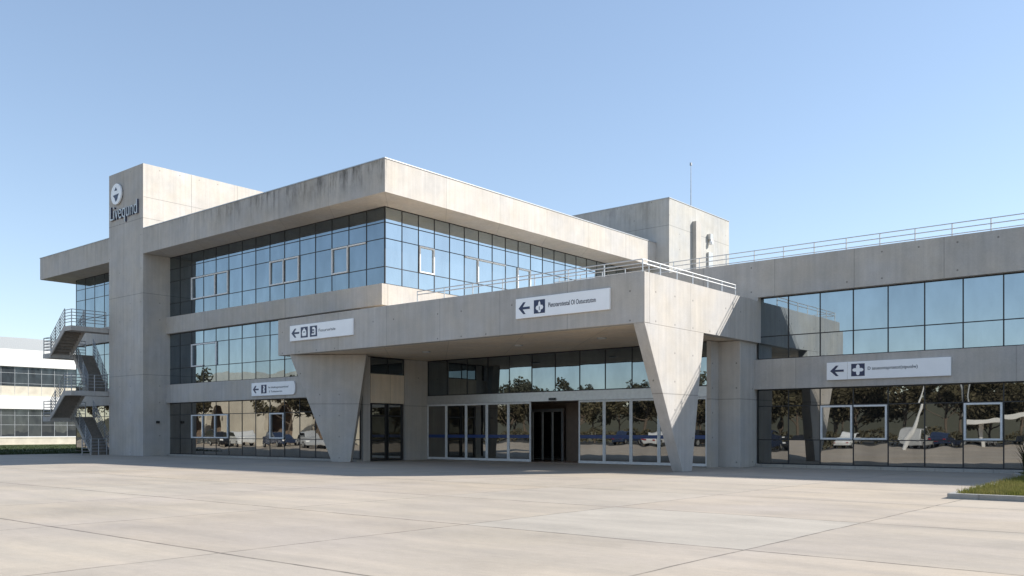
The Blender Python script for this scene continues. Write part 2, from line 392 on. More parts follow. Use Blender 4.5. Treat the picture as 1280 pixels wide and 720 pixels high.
# ------------------------------------------------------------------ entrance front
EN = MBt; EY = 34.4; E0 = -34.75; EP = 1.45
curtain(EN, 'x', EY, -34.72, EP, 12, [3.45, 5.37], M['glass'], last=-17.9)
MB().box(-34.73, -17.9, EY-.07, EY+.2, 3.0, 3.45).build('door_header', M['alu'], EN)
MB().box(-26.3, -25.95, EY-.17, EY-.072, 3.03, 3.15).build('door_sensor', M['black'], EN)
def leaf(a, b, dy):
    y0, y1 = EY-.06+dy, EY+.0+dy; f = MB()
    f.box(a, a+.075, y0, y1, .03, 2.985); f.box(b-.075, b, y0, y1, .03, 2.985)
    f.box(a+.076, b-.076, y0, y1, .03, .15); f.box(a+.076, b-.076, y0, y1, 2.9, 2.985)
    d = f.build('sliding_door', M['white_metal'], EN)
    g = MB(); ta = random.gauss(0, .0015)
    g.box(a+.06, b-.06, y0+.02, y1-.015, .14, 2.91)
    for j in range(8): x, y, z = g.v[j]; g.v[j] = (x, y+ta*(x-(a+b)/2), z)
    g.build('pane', M['glass_low'], d)
    s = MB(); s.box(a+.077, b-.077, y0+.008, y0+.014, 1.2, 1.36); s.build('blue_stripe', M['blue_film'], d)
for k in range(5): leaf(E0 + k*EP + (.03 if k == 0 else .004), E0 + (k+1)*EP - .004, 0 if k < 3 else .001)
for k in range(7, 12): leaf(E0 + k*EP + .004, min(E0 + (k+1)*EP - .004, -17.9), 0)
MB().box(-17.895, -17.7, EY-.1, 34.995, 0, 5.355).build('jamb', M['leg_concrete'], EN)
# vestibule behind the open doors
VB = MB(); VB.box(-34.5, -18.0, 38.0, 38.2, 0, 3.2); VB.box(-34.7, -34.5, EY+.25, 38.2, 0, 3.2); VB.box(-34.5, -18.0, EY+.25, 38, 3.02, 3.2)
VB.build('vestibule_wall', M['room_back'], EN)
MB().box(-23.9, -23.7, EY+.3, 37.99, .02, 3.0).build('vestibule_wall', M['room'], EN)
MB().box(-27.2, -23.91, 36.9, 37.1, .02, 3.0).build('vestibule_wall', M['room'], EN)
MB().box(-34.49, -18.1, EY-.0, 37.99, .002, .016).build('vestibule_floor', M['room_floor'], EN)
idf = MB()
for x in (-29.2, -28.55, -27.9, -27.25): idf.box(x-.04, x+.04, 36.6, 36.7, .02, 2.55)
idf.box(-29.25, -27.2, 36.58, 36.72, 2.551, 2.7)
idd = idf.build('inner_door', M['alu'], EN)
ip = MB(); ip.box(-29.17, -27.28, 36.64, 36.66, .05, 2.54); ip.build('pane', M['glass_low'], idd)

# ------------------------------------------------------------------ right wing
WY = 36.6
WG = thing('side_wing', (-3, 46, 0), 'low grey two storey concrete wing right of the entrance with blue mirrored window strip', 'building')
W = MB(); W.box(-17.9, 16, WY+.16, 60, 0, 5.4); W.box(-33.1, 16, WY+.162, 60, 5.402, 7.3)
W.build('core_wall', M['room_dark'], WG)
MB().box(-32.88, 16, WY-.3, 51, 7.31, 8.88).build('roof', M['canopy_concrete'], WG)
MB().box(-16.698, 16, WY-.26, WY+.16, 3.34, 4.62).build('spandrel', M['band_concrete'], WG)
MB().box(-16.698, 16, WY-.2, WY+.16, 0, .12).build('plinth', M['kerb'], WG)
ws = -16.62
curtain(WG, 'x', WY, ws, 1.36, 15, [4.62, 5.62, 7.31], M['glass_wing'])
curtain(WG, 'x', WY, ws, 1.36, 15, [.12, 1.17, 2.61, 3.34], M['glass_low'], {2:(1,'ltbr'),3:(1,'tbr'),6:(1,'ltbr')}, tilt=.003)

def railing(par, posts, rails, r=.024, pr=.026, mat=None):
    m = MB()
    for path in rails: m.tube(path, r, 6)
    rl = m.build('railing', mat or M['rail'], par)
    for p0, p1 in posts:
        q = MB(); q.tube([p0, p1], pr, 6); q.build('post', mat or M['rail'], rl)
    return rl
zt = 8.88; ry = WY-.12
xs = [-16.75 + 1.323*k for k in range(-8, 21)]
railing(WG, [((x, ry, zt), (x, ry, zt+.5)) for x in xs], [[(xs[0]-.3, ry, zt+h), (xs[-1], ry, zt+h)] for h in (.09, .3, .5)], .02)

# ------------------------------------------------------------------ entrance canopy
CX0, CX1, CY, Z0, Z1 = -38.0, -16.5, 27.0, 5.36, 7.16
CN = thing('entrance_canopy', (-27, 30, 0), 'deep concrete canopy over the glass entrance carried on two slanted tapering piers', 'canopy')
MB().box(CX0, CX1, CY, CY+.35, Z0, Z1).build('front_fascia', M['canopy_concrete'], CN, bevel=.02)
MB().box(CX1-.35, CX1, CY+.351, WY-.31, Z0, Z1).build('side_fascia', M['canopy_concrete'], CN)
MB().box(CX1-.35, CX1-.003, WY-.309, WY+.15, Z0, 7.305).build('side_fascia', M['canopy_concrete'], CN)
MB().box(CX0, CX0+.35, CY+.351, 29.41, Z0, Z1).build('side_fascia', M['canopy_concrete'], CN)
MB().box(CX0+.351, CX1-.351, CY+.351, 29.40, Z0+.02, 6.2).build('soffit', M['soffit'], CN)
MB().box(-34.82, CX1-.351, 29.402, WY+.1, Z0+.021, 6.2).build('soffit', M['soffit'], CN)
MB().box(CX1-1.5, CX1-.2, 35.0, WY+.2, 0, Z0-.002).build('pillar', M['leg_concrete'], CN, bevel=.015)
# right leg: flush with the side face, V in side view
lg = MB(); x = CX1 - .004
lg.prism([(x,27.004,Z0-.003),(x,31.4,Z0-.003),(x,30.45,0),(x,29.75,0)], (-.46,0,0))
lg.build('leg', M['leg_concrete'], CN, bevel=.02)
# left leg: turned towards the recessed door
a = Vector((-37.05,27.004,0)); b = Vector((-33.9,29.3,0)); d = b-a; nrm = Vector((d.y,-d.x,0)).normalized()*-.42
q = lambda s_, z: (a.x+d.x*s_, a.y+d.y*s_, z)
lg = MB(); lg.prism([q(0,Z0-.003), q(1,Z0-.003), q(.79,0), q(.55,0)], tuple(nrm))
lg.build('leg', M['leg_concrete'], CN, bevel=.02)
for x, y in ((-30.6,30.2),(-25.2,30.6),(-20.6,30.4)):
    t = MB(); t.tube([(x,y,Z0-.03),(x,y,Z0+.018)], .2, 20); dl = t.build('downlight', M['alu'], CN)
    t = MB(); t.tube([(x,y,Z0-.036),(x,y,Z0-.031)], .15, 20); t.build('lens', M['lamp_disc'], dl)
cr = 27.18; cx = CX1-.18; H = (.17, .33, .47)
fx = [cx - 1.63*k for k in range(8)]
sy = [cr + 1.22*k for k in range(1, 7)]
railing(CN, [((x, cr, Z1), (x, cr, Z1+.47)) for x in fx] + [((cx, y, Z1), (cx, y, Z1+.47)) for y in sy],
        [[(fx[-1], cr, Z1+h), (cx, cr, Z1+h), (cx, sy[-1], Z1+h)] for h in H[1:]], .022)

# ------------------------------------------------------------------ outdoor staircase
ST = thing('outdoor_staircase', (-60, 27.5, 0), 'grey switchback escape stair with metal railings beside the concrete tower', 'staircase')
XR, XL = -57.9, -62.1; YF = 25.5; w = 1.35
XRi, XLi = -58.9, -60.95
lv = [0, 2.5, 4.15, 6.7, 8.3]
def rails_for(p0, p1, n, zoff0=0, hs=(.25,.45,.65,.85,1.05)):
    p0, p1 = Vector(p0), Vector(p1)
    posts = [(p0.lerp(p1, i/(n-1)), p0.lerp(p1, i/(n-1)) + Vector((0,0,1.05))) for i in range(n)]
    return posts, [[p0+Vector((0,0,h)), p1+Vector((0,0,h))] for h in hs]
for z in (4.15, 8.3):
    MB().box(XRi, XR, YF, 29.38, z-.3, z).build('landing', M['steel'] if False else M['band_concrete'], ST)
    po, ra = rails_for((XR-.05, YF+.05, z), (XR-.05, 27.75, z), 4); po2, ra2 = rails_for((XRi, YF+.05, z), (XR-.05, YF+.05, z), 2)
    railing(ST, po + po2[:1], ra + ra2, .024, .03, M['steel'])
for z in (2.5, 6.7):
    MB().box(XL, XLi, YF, YF+2*w+.15, z-.3, z).build('landing', M['band_concrete'], ST)
    po, ra = rails_for((XL+.05, YF+.05, z), (XL+.05, YF+2*w+.1, z), 3); po2, ra2 = rails_for((XL+.05, YF+.05, z), (XLi, YF+.05, z), 2)
    railing(ST, po + po2[1:], ra + ra2, .024, .03, M['steel'])
def flight(xa, za, xb, zb, y0, y1):
    n = max(8, round(abs(zb-za)/.17)); pts = []; dx = (xb-xa)/n; dz = (zb-za)/n
    for i in range(n): pts += [(xa+dx*i, za+dz*i), (xa+dx*i, za+dz*(i+1))]
    pts.append((xb, zb))
    low_ = [(xb, zb-.3), (xa, max(za-.3, 0))]
    top = MB()
    for i in range(n):
        x0, x1 = sorted((xa+dx*i, xa+dx*(i+1))); z = za+dz*(i+1)
        top.box(x0-.015, x1+.015, y0+.08, y1-.08, z-.05, z)
    for i in range(n):
        xr = xa+dx*i + (.02 if dx < 0 else -.02)*0; z = za+dz*(i+1)
        top.box(xr-.012, xr+.012, y0+.08, y1-.08, max(z-dz-.06, 0), z-.051)
    fl = top.build('flight', M['tread'], ST)
    for y in (y0, y1-.07):
        s_ = MB(); up_ = .12
        s_.prism([(xa, y, max(za-.2,0)), (xa, y, za+up_), (xb, y, zb+up_), (xb, y, zb-.3)], (0,.07,0)); s_.build('stringer', M['band_concrete'], fl)
    for y in (y0+.035, y1-.035):
        po, ra = rails_for((xa, y, za+.1), (xb, y, zb+.1), 4)
        railing(ST, po, ra, .024, .03, M['steel'])
flight(XR-.5, 0, XLi, 2.5, YF+w+.15, YF+2*w+.15)
flight(XLi, 2.5, XRi, 4.15, YF, YF+w)
flight(XRi, 4.15, XLi, 6.7, YF+w+.15, YF+2*w+.15)
flight(XLi, 6.7, XRi, 8.3, YF, YF+w)
po, ra = rails_for((XR-.12, YF+.75, 0), (XR-.12, 27.85, 0), 4)
railing(ST, po, ra, .026, .034, M['steel'])

# ------------------------------------------------------------------ signs
def text_part(s_, name, par, x0, x1, z0, z1, y, depth, mat, bold=0.0, shear=0.0):
    c = bpy.data.curves.new(name, 'FONT'); c.body = s_; c.size = 1; c.extrude = .05; c.offset = bold; c.shear = shear
    o = bpy.data.objects.new(name, c); COL.objects.link(o)
    dg = bpy.context.evaluated_depsgraph_get(); dg.update()
    me = bpy.data.meshes.new_from_object(o.evaluated_get(dg)); bpy.data.objects.remove(o)
    vs = [v.co.copy() for v in me.vertices]
    ax_, bx = min(v.x for v in vs), max(v.x for v in vs); ay, by = min(v.y for v in vs), max(v.y for v in vs)
    m = MB(); m.v = [(x0+(v.x-ax_)/(bx-ax_)*(x1-x0), y-(v.z+.05)/.1*depth, z0+(v.y-ay)/(by-ay)*(z1-z0)) for v in vs]
    m.f = [tuple(p.vertices) for p in me.polygons]
    return m.build(name, mat, par)
def flat(poly, y, depth, name, mat, par):
    m = MB(); m.prism([(x, y, z) for x, z in poly], (0, -depth, 0)); return m.build(name, mat, par)
def arrow(par, x, zc, w, h, y):
    t_ = h*.2; e = h/2
    flat([(x,zc),(x+w*.42,zc+e),(x+w*.62,zc+e),(x+w*.36,zc+t_/2),(x+w,zc+t_/2),(x+w,zc-t_/2),(x+w*.36,zc-t_/2),(x+w*.62,zc-e),(x+w*.42,zc-e)], y, .008, 'arrow', M['navy'], par)
def panel(y, x0, x1, z0, z1, label, rounded=False, group='direction signs on the facade'):
    s_ = thing('direction_sign', ((x0+x1)/2, y, z0), label, 'sign', group)
    if rounded:
        poly = [(x0,z0),(x1-.2,z0)] + [(x1-.2+.2*math.cos(t), (z0+z1)/2+(z1-z0)/2*math.sin(t)) for t in [R(-72+18*i) for i in range(9)]] + [(x1-.2,z1),(x0,z1)]
        m = MB(); m.prism([(x, y-.005, z) for x, z in poly], (0,-.09,0)); m.build('panel', M['sign_white'], s_, bevel=.012)
    else:
        m = MB(); m.box(x0, x1, y-.095, y-.005, z0, z1); m.build('panel', M['sign_white'], s_, bevel=.012)
    e = MB(); e.box(x0+.1, x1-.1, y-.004, y-.0005, z0+.1, z1-.1); e.build('mounting_plate', M['dark_metal'], s_)
    return s_, y-.0965
def oval(cx_, cz, rx, rz, n=18): return [(cx_+rx*math.cos(2*math.pi*i/n), cz+rz*math.sin(2*math.pi*i/n)) for i in range(n)]
# sign 1
s1, yy = panel(27.0, -36.9, -32.1, 6.0, 6.77, 'white direction sign with left arrow and two navy pictograms on the canopy front')
arrow(s1, -36.75, 6.385, .62, .44, yy)
for i, x in enumerate((-36.0, -35.28)):
    ic = flat([(x,6.12),(x+.55,6.12),(x+.55,6.64),(x,6.64)], yy, .006, 'pictogram', M['navy'], s1)
    if i == 0:
        flat([(x+.12,6.2),(x+.43,6.2),(x+.45,6.34),(x+.42,6.46),(x+.33,6.53),(x+.3,6.58),(x+.25,6.58),(x+.22,6.53),(x+.13,6.46),(x+.1,6.34)], yy-.007, .004, 'symbol', M['sign_white'], ic)
        flat([(x+.2,6.37),(x+.36,6.37),(x+.36,6.41),(x+.2,6.41)], yy-.012, .003, 'symbol', M['navy'], ic)
    else:
        flat([(x+.14,6.2),(x+.44,6.2),(x+.44,6.5),(x+.36,6.58),(x+.22,6.58),(x+.18,6.5),(x+.24,6.46),(x+.34,6.48),(x+.35,6.27),(x+.14,6.27)], yy-.007, .004, 'symbol', M['sign_white'], ic)
        flat([(x+.21,6.33),(x+.3,6.33),(x+.3,6.41),(x+.21,6.41)], yy-.007, .004, 'symbol', M['sign_white'], ic)
text_part('Fosurorisie', 'lettering', s1, -34.6, -33.35, 6.32, 6.46, yy, .006, M['dark_text'])
# sign 2
s2, yy = panel(27.0, -22.3, -17.9, 5.93, 6.71, 'white direction sign with left arrow and square white flower pictogram above the sliding doors')
arrow(s2, -22.14, 6.32, .55, .46, yy)
x = -21.38; ic = flat([(x,6.06),(x+.54,6.06),(x+.54,6.58),(x,6.58)], yy, .006, 'pictogram', M['navy'], s2)
flat([(x+.27,6.54),(x+.31,6.48),(x+.33,6.38),(x+.42,6.37),(x+.46,6.29),(x+.42,6.21),(x+.34,6.2),(x+.33,6.12),(x+.27,6.09),(x+.21,6.12),(x+.2,6.18),(x+.13,6.2),(x+.09,6.27),(x+.12,6.34),(x+.21,6.37),(x+.23,6.47)], yy-.007, .004, 'symbol', M['sign_white'], ic)
flat([(x+.255,6.18),(x+.285,6.18),(x+.285,6.32),(x+.255,6.32)], yy-.012, .003, 'symbol', M['navy'], ic)
text_part('Pietoterotestal Ol Outucetuton', 'lettering', s2, -20.68, -18.5, 6.25, 6.43, yy, .006, M['dark_text'], .006)
# sign 3
s3, yy = panel(29.42, -43.8, -39.75, 3.53, 4.27, 'white direction sign with rounded right end on the band above ground floor windows', True)
arrow(s3, -43.65, 3.9, .55, .42, yy)
x = -42.85; ic = flat([(x,3.66),(x+.5,3.66),(x+.5,4.14),(x,4.14)], yy, .006, 'pictogram', M['navy'], s3)
flat([(x+.17,3.72),(x+.33,3.72),(x+.36,3.8),(x+.3,3.9),(x+.36,3.98),(x+.31,4.09),(x+.19,4.09),(x+.24,3.98),(x+.18,3.9),(x+.22,3.8)], yy-.007, .004, 'symbol', M['sign_white'], ic)
text_part('Int dnbdnogomuuortioual', 'lettering', s3, -42.15, -40.35, 3.9, 4.03, yy, .006, M['dark_text'])
text_part('E Todeosoroo', 'lettering', s3, -42.1, -40.9, 3.7, 3.8, yy, .006, M['dark_text'])
# sign 4
s4, yy = panel(WY-.26, -13.5, -8.8, 3.62, 4.33, 'long white direction sign with four petal pictogram on the right wing band')
arrow(s4, -13.35, 3.985, .55, .42, yy)
MB().box(-12.66, -12.645, yy-.003, yy, 3.63, 4.32).build('seam', M['alu'], s4)
x = -12.5; ic = flat([(x,3.74),(x+.53,3.74),(x+.53,4.24),(x,4.24)], yy, .006, 'pictogram', M['navy'], s4)
pet = []
for i in range(32):
    t = 2*math.pi*i/32; r_ = .095 + .125*abs(math.cos(2*t))**1.4; pet.append((x+.265+r_*math.cos(t), 3.99+r_*math.sin(t)))
flat(pet, yy-.007, .004, 'symbol', M['sign_white'], ic)
text_part('D asueontsprtetot(stpuolw)', 'lettering', s4, -11.85, -9.98, 3.93, 4.1, yy, .006, M['dark_text'], .006)
# tower emblem and lettering
TY = 27.9
em = thing('wall_emblem', (-56.6, TY, 16.2), 'round white emblem disc with dark arrow shapes high on the tower', 'emblem')
flat(oval(-56.55, 16.88, .67, .67, 40), TY-.06, .1, 'disc', M['sign_white'], em)
flat(oval(-56.55, 16.88, .6, .6, 24), TY-.002, .057, 'spacer', M['dark_metal'], em)
flat([(-56.73,17.1),(-56.37,17.1),(-56.55,17.32)], TY-.162, .01, 'triangle', M['navy'], em)
flat([(-56.95,16.82),(-56.15,16.86),(-56.3,16.68),(-56.38,16.5),(-56.52,16.4),(-56.62,16.42),(-56.7,16.62)], TY-.162, .01, 'chevron', M['navy'], em)
wl = thing('wall_lettering', (-55.6, TY, 15.1), 'raised metal lettering on the tower below the round emblem', 'lettering')
text_part('Liveqund', 'lettering', wl, -57.4, -53.9, 14.95, 16.15, TY-.10, .04, M['alu'], -.012)
text_part('Liveqund', 'backing', wl, -57.4, -53.9, 14.95, 16.15, TY-.003, .096, M['navy'], -.008)

# ------------------------------------------------------------------ kerbed grass island on the right
def outline(off):
    P = [(-5.35,21.7),(-5.5,27),(-5.75,32.2),(-6.4,34.4),(-6.5,35.2),(9,35.2),(9,21.7)]
    c = Vector((2, 28)); out = []
    for x, y in P:
        out.append((x + (off if x < 0 else -off), y + (off if y < 30 else (-off if y > 35 else 0))))
    return out
ko = outline(0); ki = outline(.16); n = len(ko)
k = MB(); V = [(x,y,0) for x,y in ko]+[(x,y,.12) for x,y in ko]+[(x,y,.12) for x,y in ki]+[(x,y,0) for x,y in ki]
F = []
for i in range(n):
    j = (i+1) % n; F += [(i,j,n+j,n+i),(n+i,n+j,2*n+j,2*n+i),(2*n+i,2*n+j,3*n+j,3*n+i)]
k.add(V, F); tag(k.build('kerb', M['kerb'], bevel=.015), kind='structure')
g = MB(); g.add([(x,y,.1) for x,y in outline(.155)], [tuple(range(n))]); tag(g.build('island_soil', M['lawn']), kind='structure')
rnd = random.Random(3); V = []; F = []
for _ in range(60000):
    y = rnd.uniform(21.86, 35.0); x = rnd.triangular(-6.2, 5.5, -5.0)
    lim = -5.2 - .4*max(0, (y-21.7)/10.5) - (max(0, y-32.2)*.25)
    if x < lim: continue
    h = rnd.uniform(.05, .15)*(1.3 if rnd.random() < .1 else 1); a = rnd.uniform(0, 6.28); w_ = rnd.uniform(.006, .014); lx, ly = rnd.gauss(0, .04), rnd.gauss(0, .04)
    i = len(V); c, s_ = math.cos(a)*w_, math.sin(a)*w_
    V += [(x-c, y-s_, .095), (x+c, y+s_, .095), (x+lx, y+ly, .095+h)]; F.append((i, i+1, i+2))
gm = MB(); gm.v = V; gm.f = F; tag(gm.build('grass', M['blade']), kind='stuff')
rd = thing('ornamental_grass', (-5.9, 34.3, .1), 'dark upright clump of ornamental grass at the right wing windows', 'plant')
rm = MB()
for _ in range(230):
    a = rnd.uniform(0, 6.28); r0 = rnd.uniform(0, .3); sp = rnd.uniform(.05, .55); h = rnd.uniform(.7, 1.55)
    x0, y0 = -5.75+r0*math.cos(a), 34.3+r0*math.sin(a); w_ = .013; c, s_ = -math.sin(a)*w_, math.cos(a)*w_
    p = [(x0, y0, .1), (x0+sp*.35*math.cos(a), y0+sp*.35*math.sin(a), .1+h*.6), (x0+sp*math.cos(a), y0+sp*math.sin(a), .1+h)]
    i = len(rm.v); rm.v += [(p[0][0]-c,p[0][1]-s_,p[0][2]),(p[0][0]+c,p[0][1]+s_,p[0][2]),(p[1][0]+c,p[1][1]+s_,p[1][2]),(p[1][0]-c,p[1][1]-s_,p[1][2]),p[2]]
    rm.f += [(i,i+1,i+2,i+3),(i+3,i+2,i+4)]
rm.build('blades', M['reed'], rd)
# thin grass at the left lawn edge
V = []; F = []
for _ in range(26000):
    x = -63.05 - rnd.random()**1.6*40; y = rnd.uniform(20.1, 62)
    h = rnd.uniform(.06, .16); a = rnd.uniform(0, 6.28); w_ = .02; i = len(V); c, s_ = math.cos(a)*w_, math.sin(a)*w_
    V += [(x-c,y-s_,.01),(x+c,y+s_,.01),(x+rnd.gauss(0,.04),y+rnd.gauss(0,.04),.01+h)]; F.append((i,i+1,i+2))
gm = MB(); gm.v = V; gm.f = F; tag(gm.build('grass', M['lawn']), kind='stuff')

# ------------------------------------------------------------------ neighbouring building at the left
NB = thing('white_office', (-125, 40, 0), 'low white office building with dark ribbon windows beyond the lawn at left', 'building')
bx = -119
nb = MB(); nb.box(-150, bx-.25, 12, 60, 0, 11.7); nb.build('core_wall', M['room_dark'], NB)
for z0, z1, nm in ((9.7,11.85,'parapet'), (4.4,6.0,'spandrel'), (0,.9,'plinth')):
    MB().box(-150.2, bx+.15, 11.8, 60.2, z0, z1).build(nm, M['white_wall'], NB)
curtain(NB, 'y', bx-.2, 12, 1.6, 30, [6.0, 7.6, 8.9, 9.7], M['glass_dim'], partmat=M['steel'])
curtain(NB, 'y', bx-.2, 12, 1.6, 30, [.9, 2.4, 3.6, 4.4], M['glass_dim'], partmat=M['steel'])
MB().box(bx-.203, bx-.195, 12.1, 59.9, 6.05, 7.25).build('infill_panel', M['low_wall'], NB)
vh = MB(); pr_ = [(-172, y, 10 + 8.6*math.sin(math.pi*(y-20)/95)**.8) for y in [20.01+95*i/24*.9995 for i in range(25)]]
vh.prism([(-172,20,0)] + pr_ + [(-172,115,0)], (-30,0,0)); 
tag(vh.build('curved_hall', M['coping']), 'pale grey hall with shallow curved roof behind the white office', 'building')
lw = MB(); lw.box(-112.6, -112.2, 14, 80, 0, .8); lw.box(-112.65, -112.15, 13.95, 80.05, .801, .88)
tag(lw.build('boundary_wall', M['low_wall']), 'long low cream wall between the lawn and the white office', 'wall')

# ------------------------------------------------------------------ what the glazing mirrors: trees, cars, a cream pavilion, lamps
def make_tree(seed, label, H, spread):
    rg = random.Random(seed)
    root = thing('tree', (0,0,0), label, 'tree', 'trees along the parking lot')
    tr = MB(); top = Vector((rg.gauss(0,.2), rg.gauss(0,.2), H*.55))
    tr.tube([(0,0,0),(0,0,.4),(top.x*.5,top.y*.5,H*.3),tuple(top)], [.24,.18,.14,.07], 8)
    tips = [top + Vector((0,0,H*.25))]
    for i in range(7):
        a = i*2.4+rg.random(); z = H*(.26+.04*i); b0 = Vector((top.x*z/H, top.y*z/H, z)); L = spread*rg.uniform(.6,1.15)
        b2 = b0 + Vector((math.cos(a)*L, math.sin(a)*L, H*rg.uniform(.16,.38))); b1 = b0.lerp(b2,.5)+Vector((0,0,-.15))
        tr.tube([tuple(b0),tuple(b1),tuple(b2)], [.07,.05,.02], 6); tips += [b2, b1.lerp(b2,.5)]
    tr.build('trunk', M['bark'], root, origin=(0,0,0))
    cw = MB()
    for tip in tips:
        for _ in range(2):
            cc = tip + Vector((rg.gauss(0,.5), rg.gauss(0,.5), rg.gauss(0,.4))); rr = rg.uniform(.5,1.0)
            for _ in range(110):
                v = Vector((rg.gauss(0,1), rg.gauss(0,1), rg.gauss(0,.8))); v = v.normalized()*rr*rg.random()**.4
                p = cc+v; sz = rg.uniform(.13,.25); n1 = Vector((rg.gauss(0,1),rg.gauss(0,1),rg.gauss(0,1))).normalized(); n2 = n1.orthogonal().normalized()
                n3 = n1.cross(n2); i = len(cw.v)
                cw.v += [tuple(p-n2*sz), tuple(p+n3*sz*.6), tuple(p+n2*sz), tuple(p-n3*sz*.6)]; cw.f.append((i,i+1,i+2,i+3))
    cw.build('crown', M['leaf'], root, origin=(0,0,0))
    return root
protos = [make_tree(s_, 'olive green tree with open crown in the row mirrored by the windows', H, sp) for s_, H, sp in ((1, 8.2, 2.9), (2, 9.4, 3.2), (5, 7.4, 2.6))]
rg = random.Random(11); used = set(); i = 0
spots = []
for x in [-175 + 4.0*k for k in range(55)]: spots.append((x + rg.gauss(0,.9), -33 + rg.gauss(0,1.2)))
for x, y in ((-121,3),(-101,2),(-97.5,4),(-79,2),(-71,4),(-67,-2)): spots.append((x,y))
for x in [-170 + 5.2*k for k in range(42)]: spots.append((x + rg.gauss(0,2), -46 + rg.gauss(0,2)))
for x, y in spots:
    p = i % 3; i += 1
    o = protos[p] if p not in used else copy_tree(protos[p]); used.add(p)
    o.location = (x, y, 0); s_ = rg.uniform(.85, 1.1) if y > -40 else rg.uniform(.95, 1.25); o.scale = (s_, s_, s_*rg.uniform(.95,1.1)); o.rotation_euler = (0, 0, rg.uniform(0, 6.28))
    if y > -10: o['label'] = 'open crowned olive tree standing before the cream arched pavilion'; o['group'] = 'trees before the pavilion'
    elif y < -40: o['label'] = 'tall olive tree in the rear row behind the parking lot'; o['group'] = 'rear row of trees'

def make_car(label, paint, L=4.4, H=1.5, W_=1.78, van=False):
    root = thing('parked_car', (0,0,0), label, 'car', 'cars parked across the plaza')
    l = L/2
    if van: body = [(-l,.3),(-l+.02,.95),(-l+.1,H),(l*.45,H),(l*.62,H-.12),(l*.8,1.1),(l*.98,.95),(l,.3)]; gh = [(-l*.9,1.05),(-l*.9,H-.2),(l*.5,H-.2),(l*.72,1.05)]
    else: body = [(-l,.32),(-l-.02,.75),(-l+.1,.93),(-l*.6,.98),(-l*.38,H-.04),(-.1*l,H),(l*.22,H-.06),(l*.5,1.0),(l*.85,.85),(l,.65),(l,.3)]; gh = [(-l*.56,1.0),(-l*.37,H-.1),(l*.2,H-.12),(l*.44,1.0)]
    b = MB(); b.prism([(x, -W_/2, z) for x, z in body], (0, W_, 0)); b.build('body', paint, root, bevel=.08, origin=(0,0,0))
    for s_ in (-1, 1):
        y = s_*(W_/2+.004); g = MB(); g.prism([(x, y, z) for x, z in gh], (0, s_*.01, 0)); g.build('side_window', M['car_glass'], root, origin=(0,0,0))
        for x in (-l*.62, l*.62):
            wh = MB(); wh.tube([(x, s_*(W_/2-.16), .32), (x, s_*(W_/2+.02), .32)], .33, 18); wo = wh.build('wheel', M['rubber'], root)
            rm_ = MB(); rm_.tube([(x, s_*(W_/2+.021), .32), (x, s_*(W_/2+.03), .32)], .2, 14); rm_.build('rim', M['alu'], wo)
    for e, nm in ((-1, 'tail_light'), (1, 'headlight')):
        for s_ in (-.68, .68):
            h = MB(); h.box(e*l-.03 if e > 0 else -l-.035, e*l+.02 if e > 0 else -l+.02, s_-.14, s_+.14, .66, .8)
            h.build(nm, M['sign_white'] if e > 0 else plain('lamp red', (.3,.02,.02), .3), root)
    return root
cars = [make_car('white hatchback parked in the lot', car_paint('white paint', (.75,.75,.74))), make_car('dark blue saloon parked in the lot', car_paint('blue paint', (.03,.045,.09))),
        make_car('silver hatchback parked in the lot', car_paint('silver paint', (.45,.46,.47))), make_car('white delivery van parked in the lot', car_paint('van paint', (.5,.5,.49)), 5.2, 2.1, 1.95, True),
        make_car('black estate car parked in the lot', car_paint('black paint', (.02,.02,.022)), 4.6, 1.55)]
used = set()
CP = [(x, -26) for x in (-150,-146,-138,-131,-126,-119,-113,-104,-98,-60,-56,-51,-46,-43,-39.5,-34,-28,-25,-21,-17,-12)] + [(-87,5.5),(-81,6.5),(-75.5,5.5),(-70,6)]
for j, (x, yc) in enumerate(CP):
    p = [0,1,2,4,0,3,1,2,4,1,0,4,2,1,4,0,3,1,2,4,0,4,0,1,2][j]
    o = cars[p] if p not in used else copy_tree(cars[p]); used.add(p)
    o.location = (x, yc + random.gauss(0,.3), 0); o.rotation_euler = (0,0,R((90 if yc < 0 else 15) + random.choice((0,180)) + random.gauss(0,2)))
    if p == 3: o.location.y -= .5
    if yc > 0:
        o['label'] = {4:'black estate car', 0:'white hatchback', 1:'dark blue saloon', 2:'silver hatchback'}[p] + ' standing in front of the cream arched pavilion'; o['group'] = 'cars before the pavilion'

hd = MB(); rh = random.Random(8)
for _ in range(26000):
    x = rh.uniform(-180, 55); top_ = 1.5 + .35*math.sin(x*.9) + .25*math.sin(x*2.3); p = Vector((x, -30 + rh.gauss(0,.5), top_*rh.random()**.6)); sz = rh.uniform(.1,.22)
    n1 = Vector((rh.gauss(0,1),rh.gauss(0,1),rh.gauss(0,1))).normalized(); n2 = n1.orthogonal().normalized(); n3 = n1.cross(n2); i = len(hd.v)
    hd.v += [tuple(p-n2*sz), tuple(p+n3*sz*.6), tuple(p+n2*sz), tuple(p-n3*sz*.6)]; hd.f.append((i,i+1,i+2,i+3))
tag(hd.build('hedge', M['leaf']), 'long ragged olive hedge along the far side of the parking lot', 'hedge')
pv = thing('cream_pavilion', (-96, -6, 0), 'cream rendered pavilion with arched openings across the plaza', 'building')
arch = [(-124, 0), (-124, 8)]
for q_ in range(33): t = q_/32; arch.append((-124 + 50*t, 8 + 1.1*abs(math.sin(t*math.pi*3))**.7))
arch += [(-74, 0)]
hole_x = [-112, -104.5, -91, -83.5]
poly = [(-124,0),(-124,8)] + arch[2:-1] + [(-74,0)]
for hx in hole_x[::-1]:
    poly += [(hx+4.6,0),(hx+4.6,3.0)] + [(hx+2.3+2.3*math.cos(t), 3.0+2.0*math.sin(t)) for t in [math.pi*k/10 for k in range(1,10)]] + [(hx,3.0),(hx,0)]
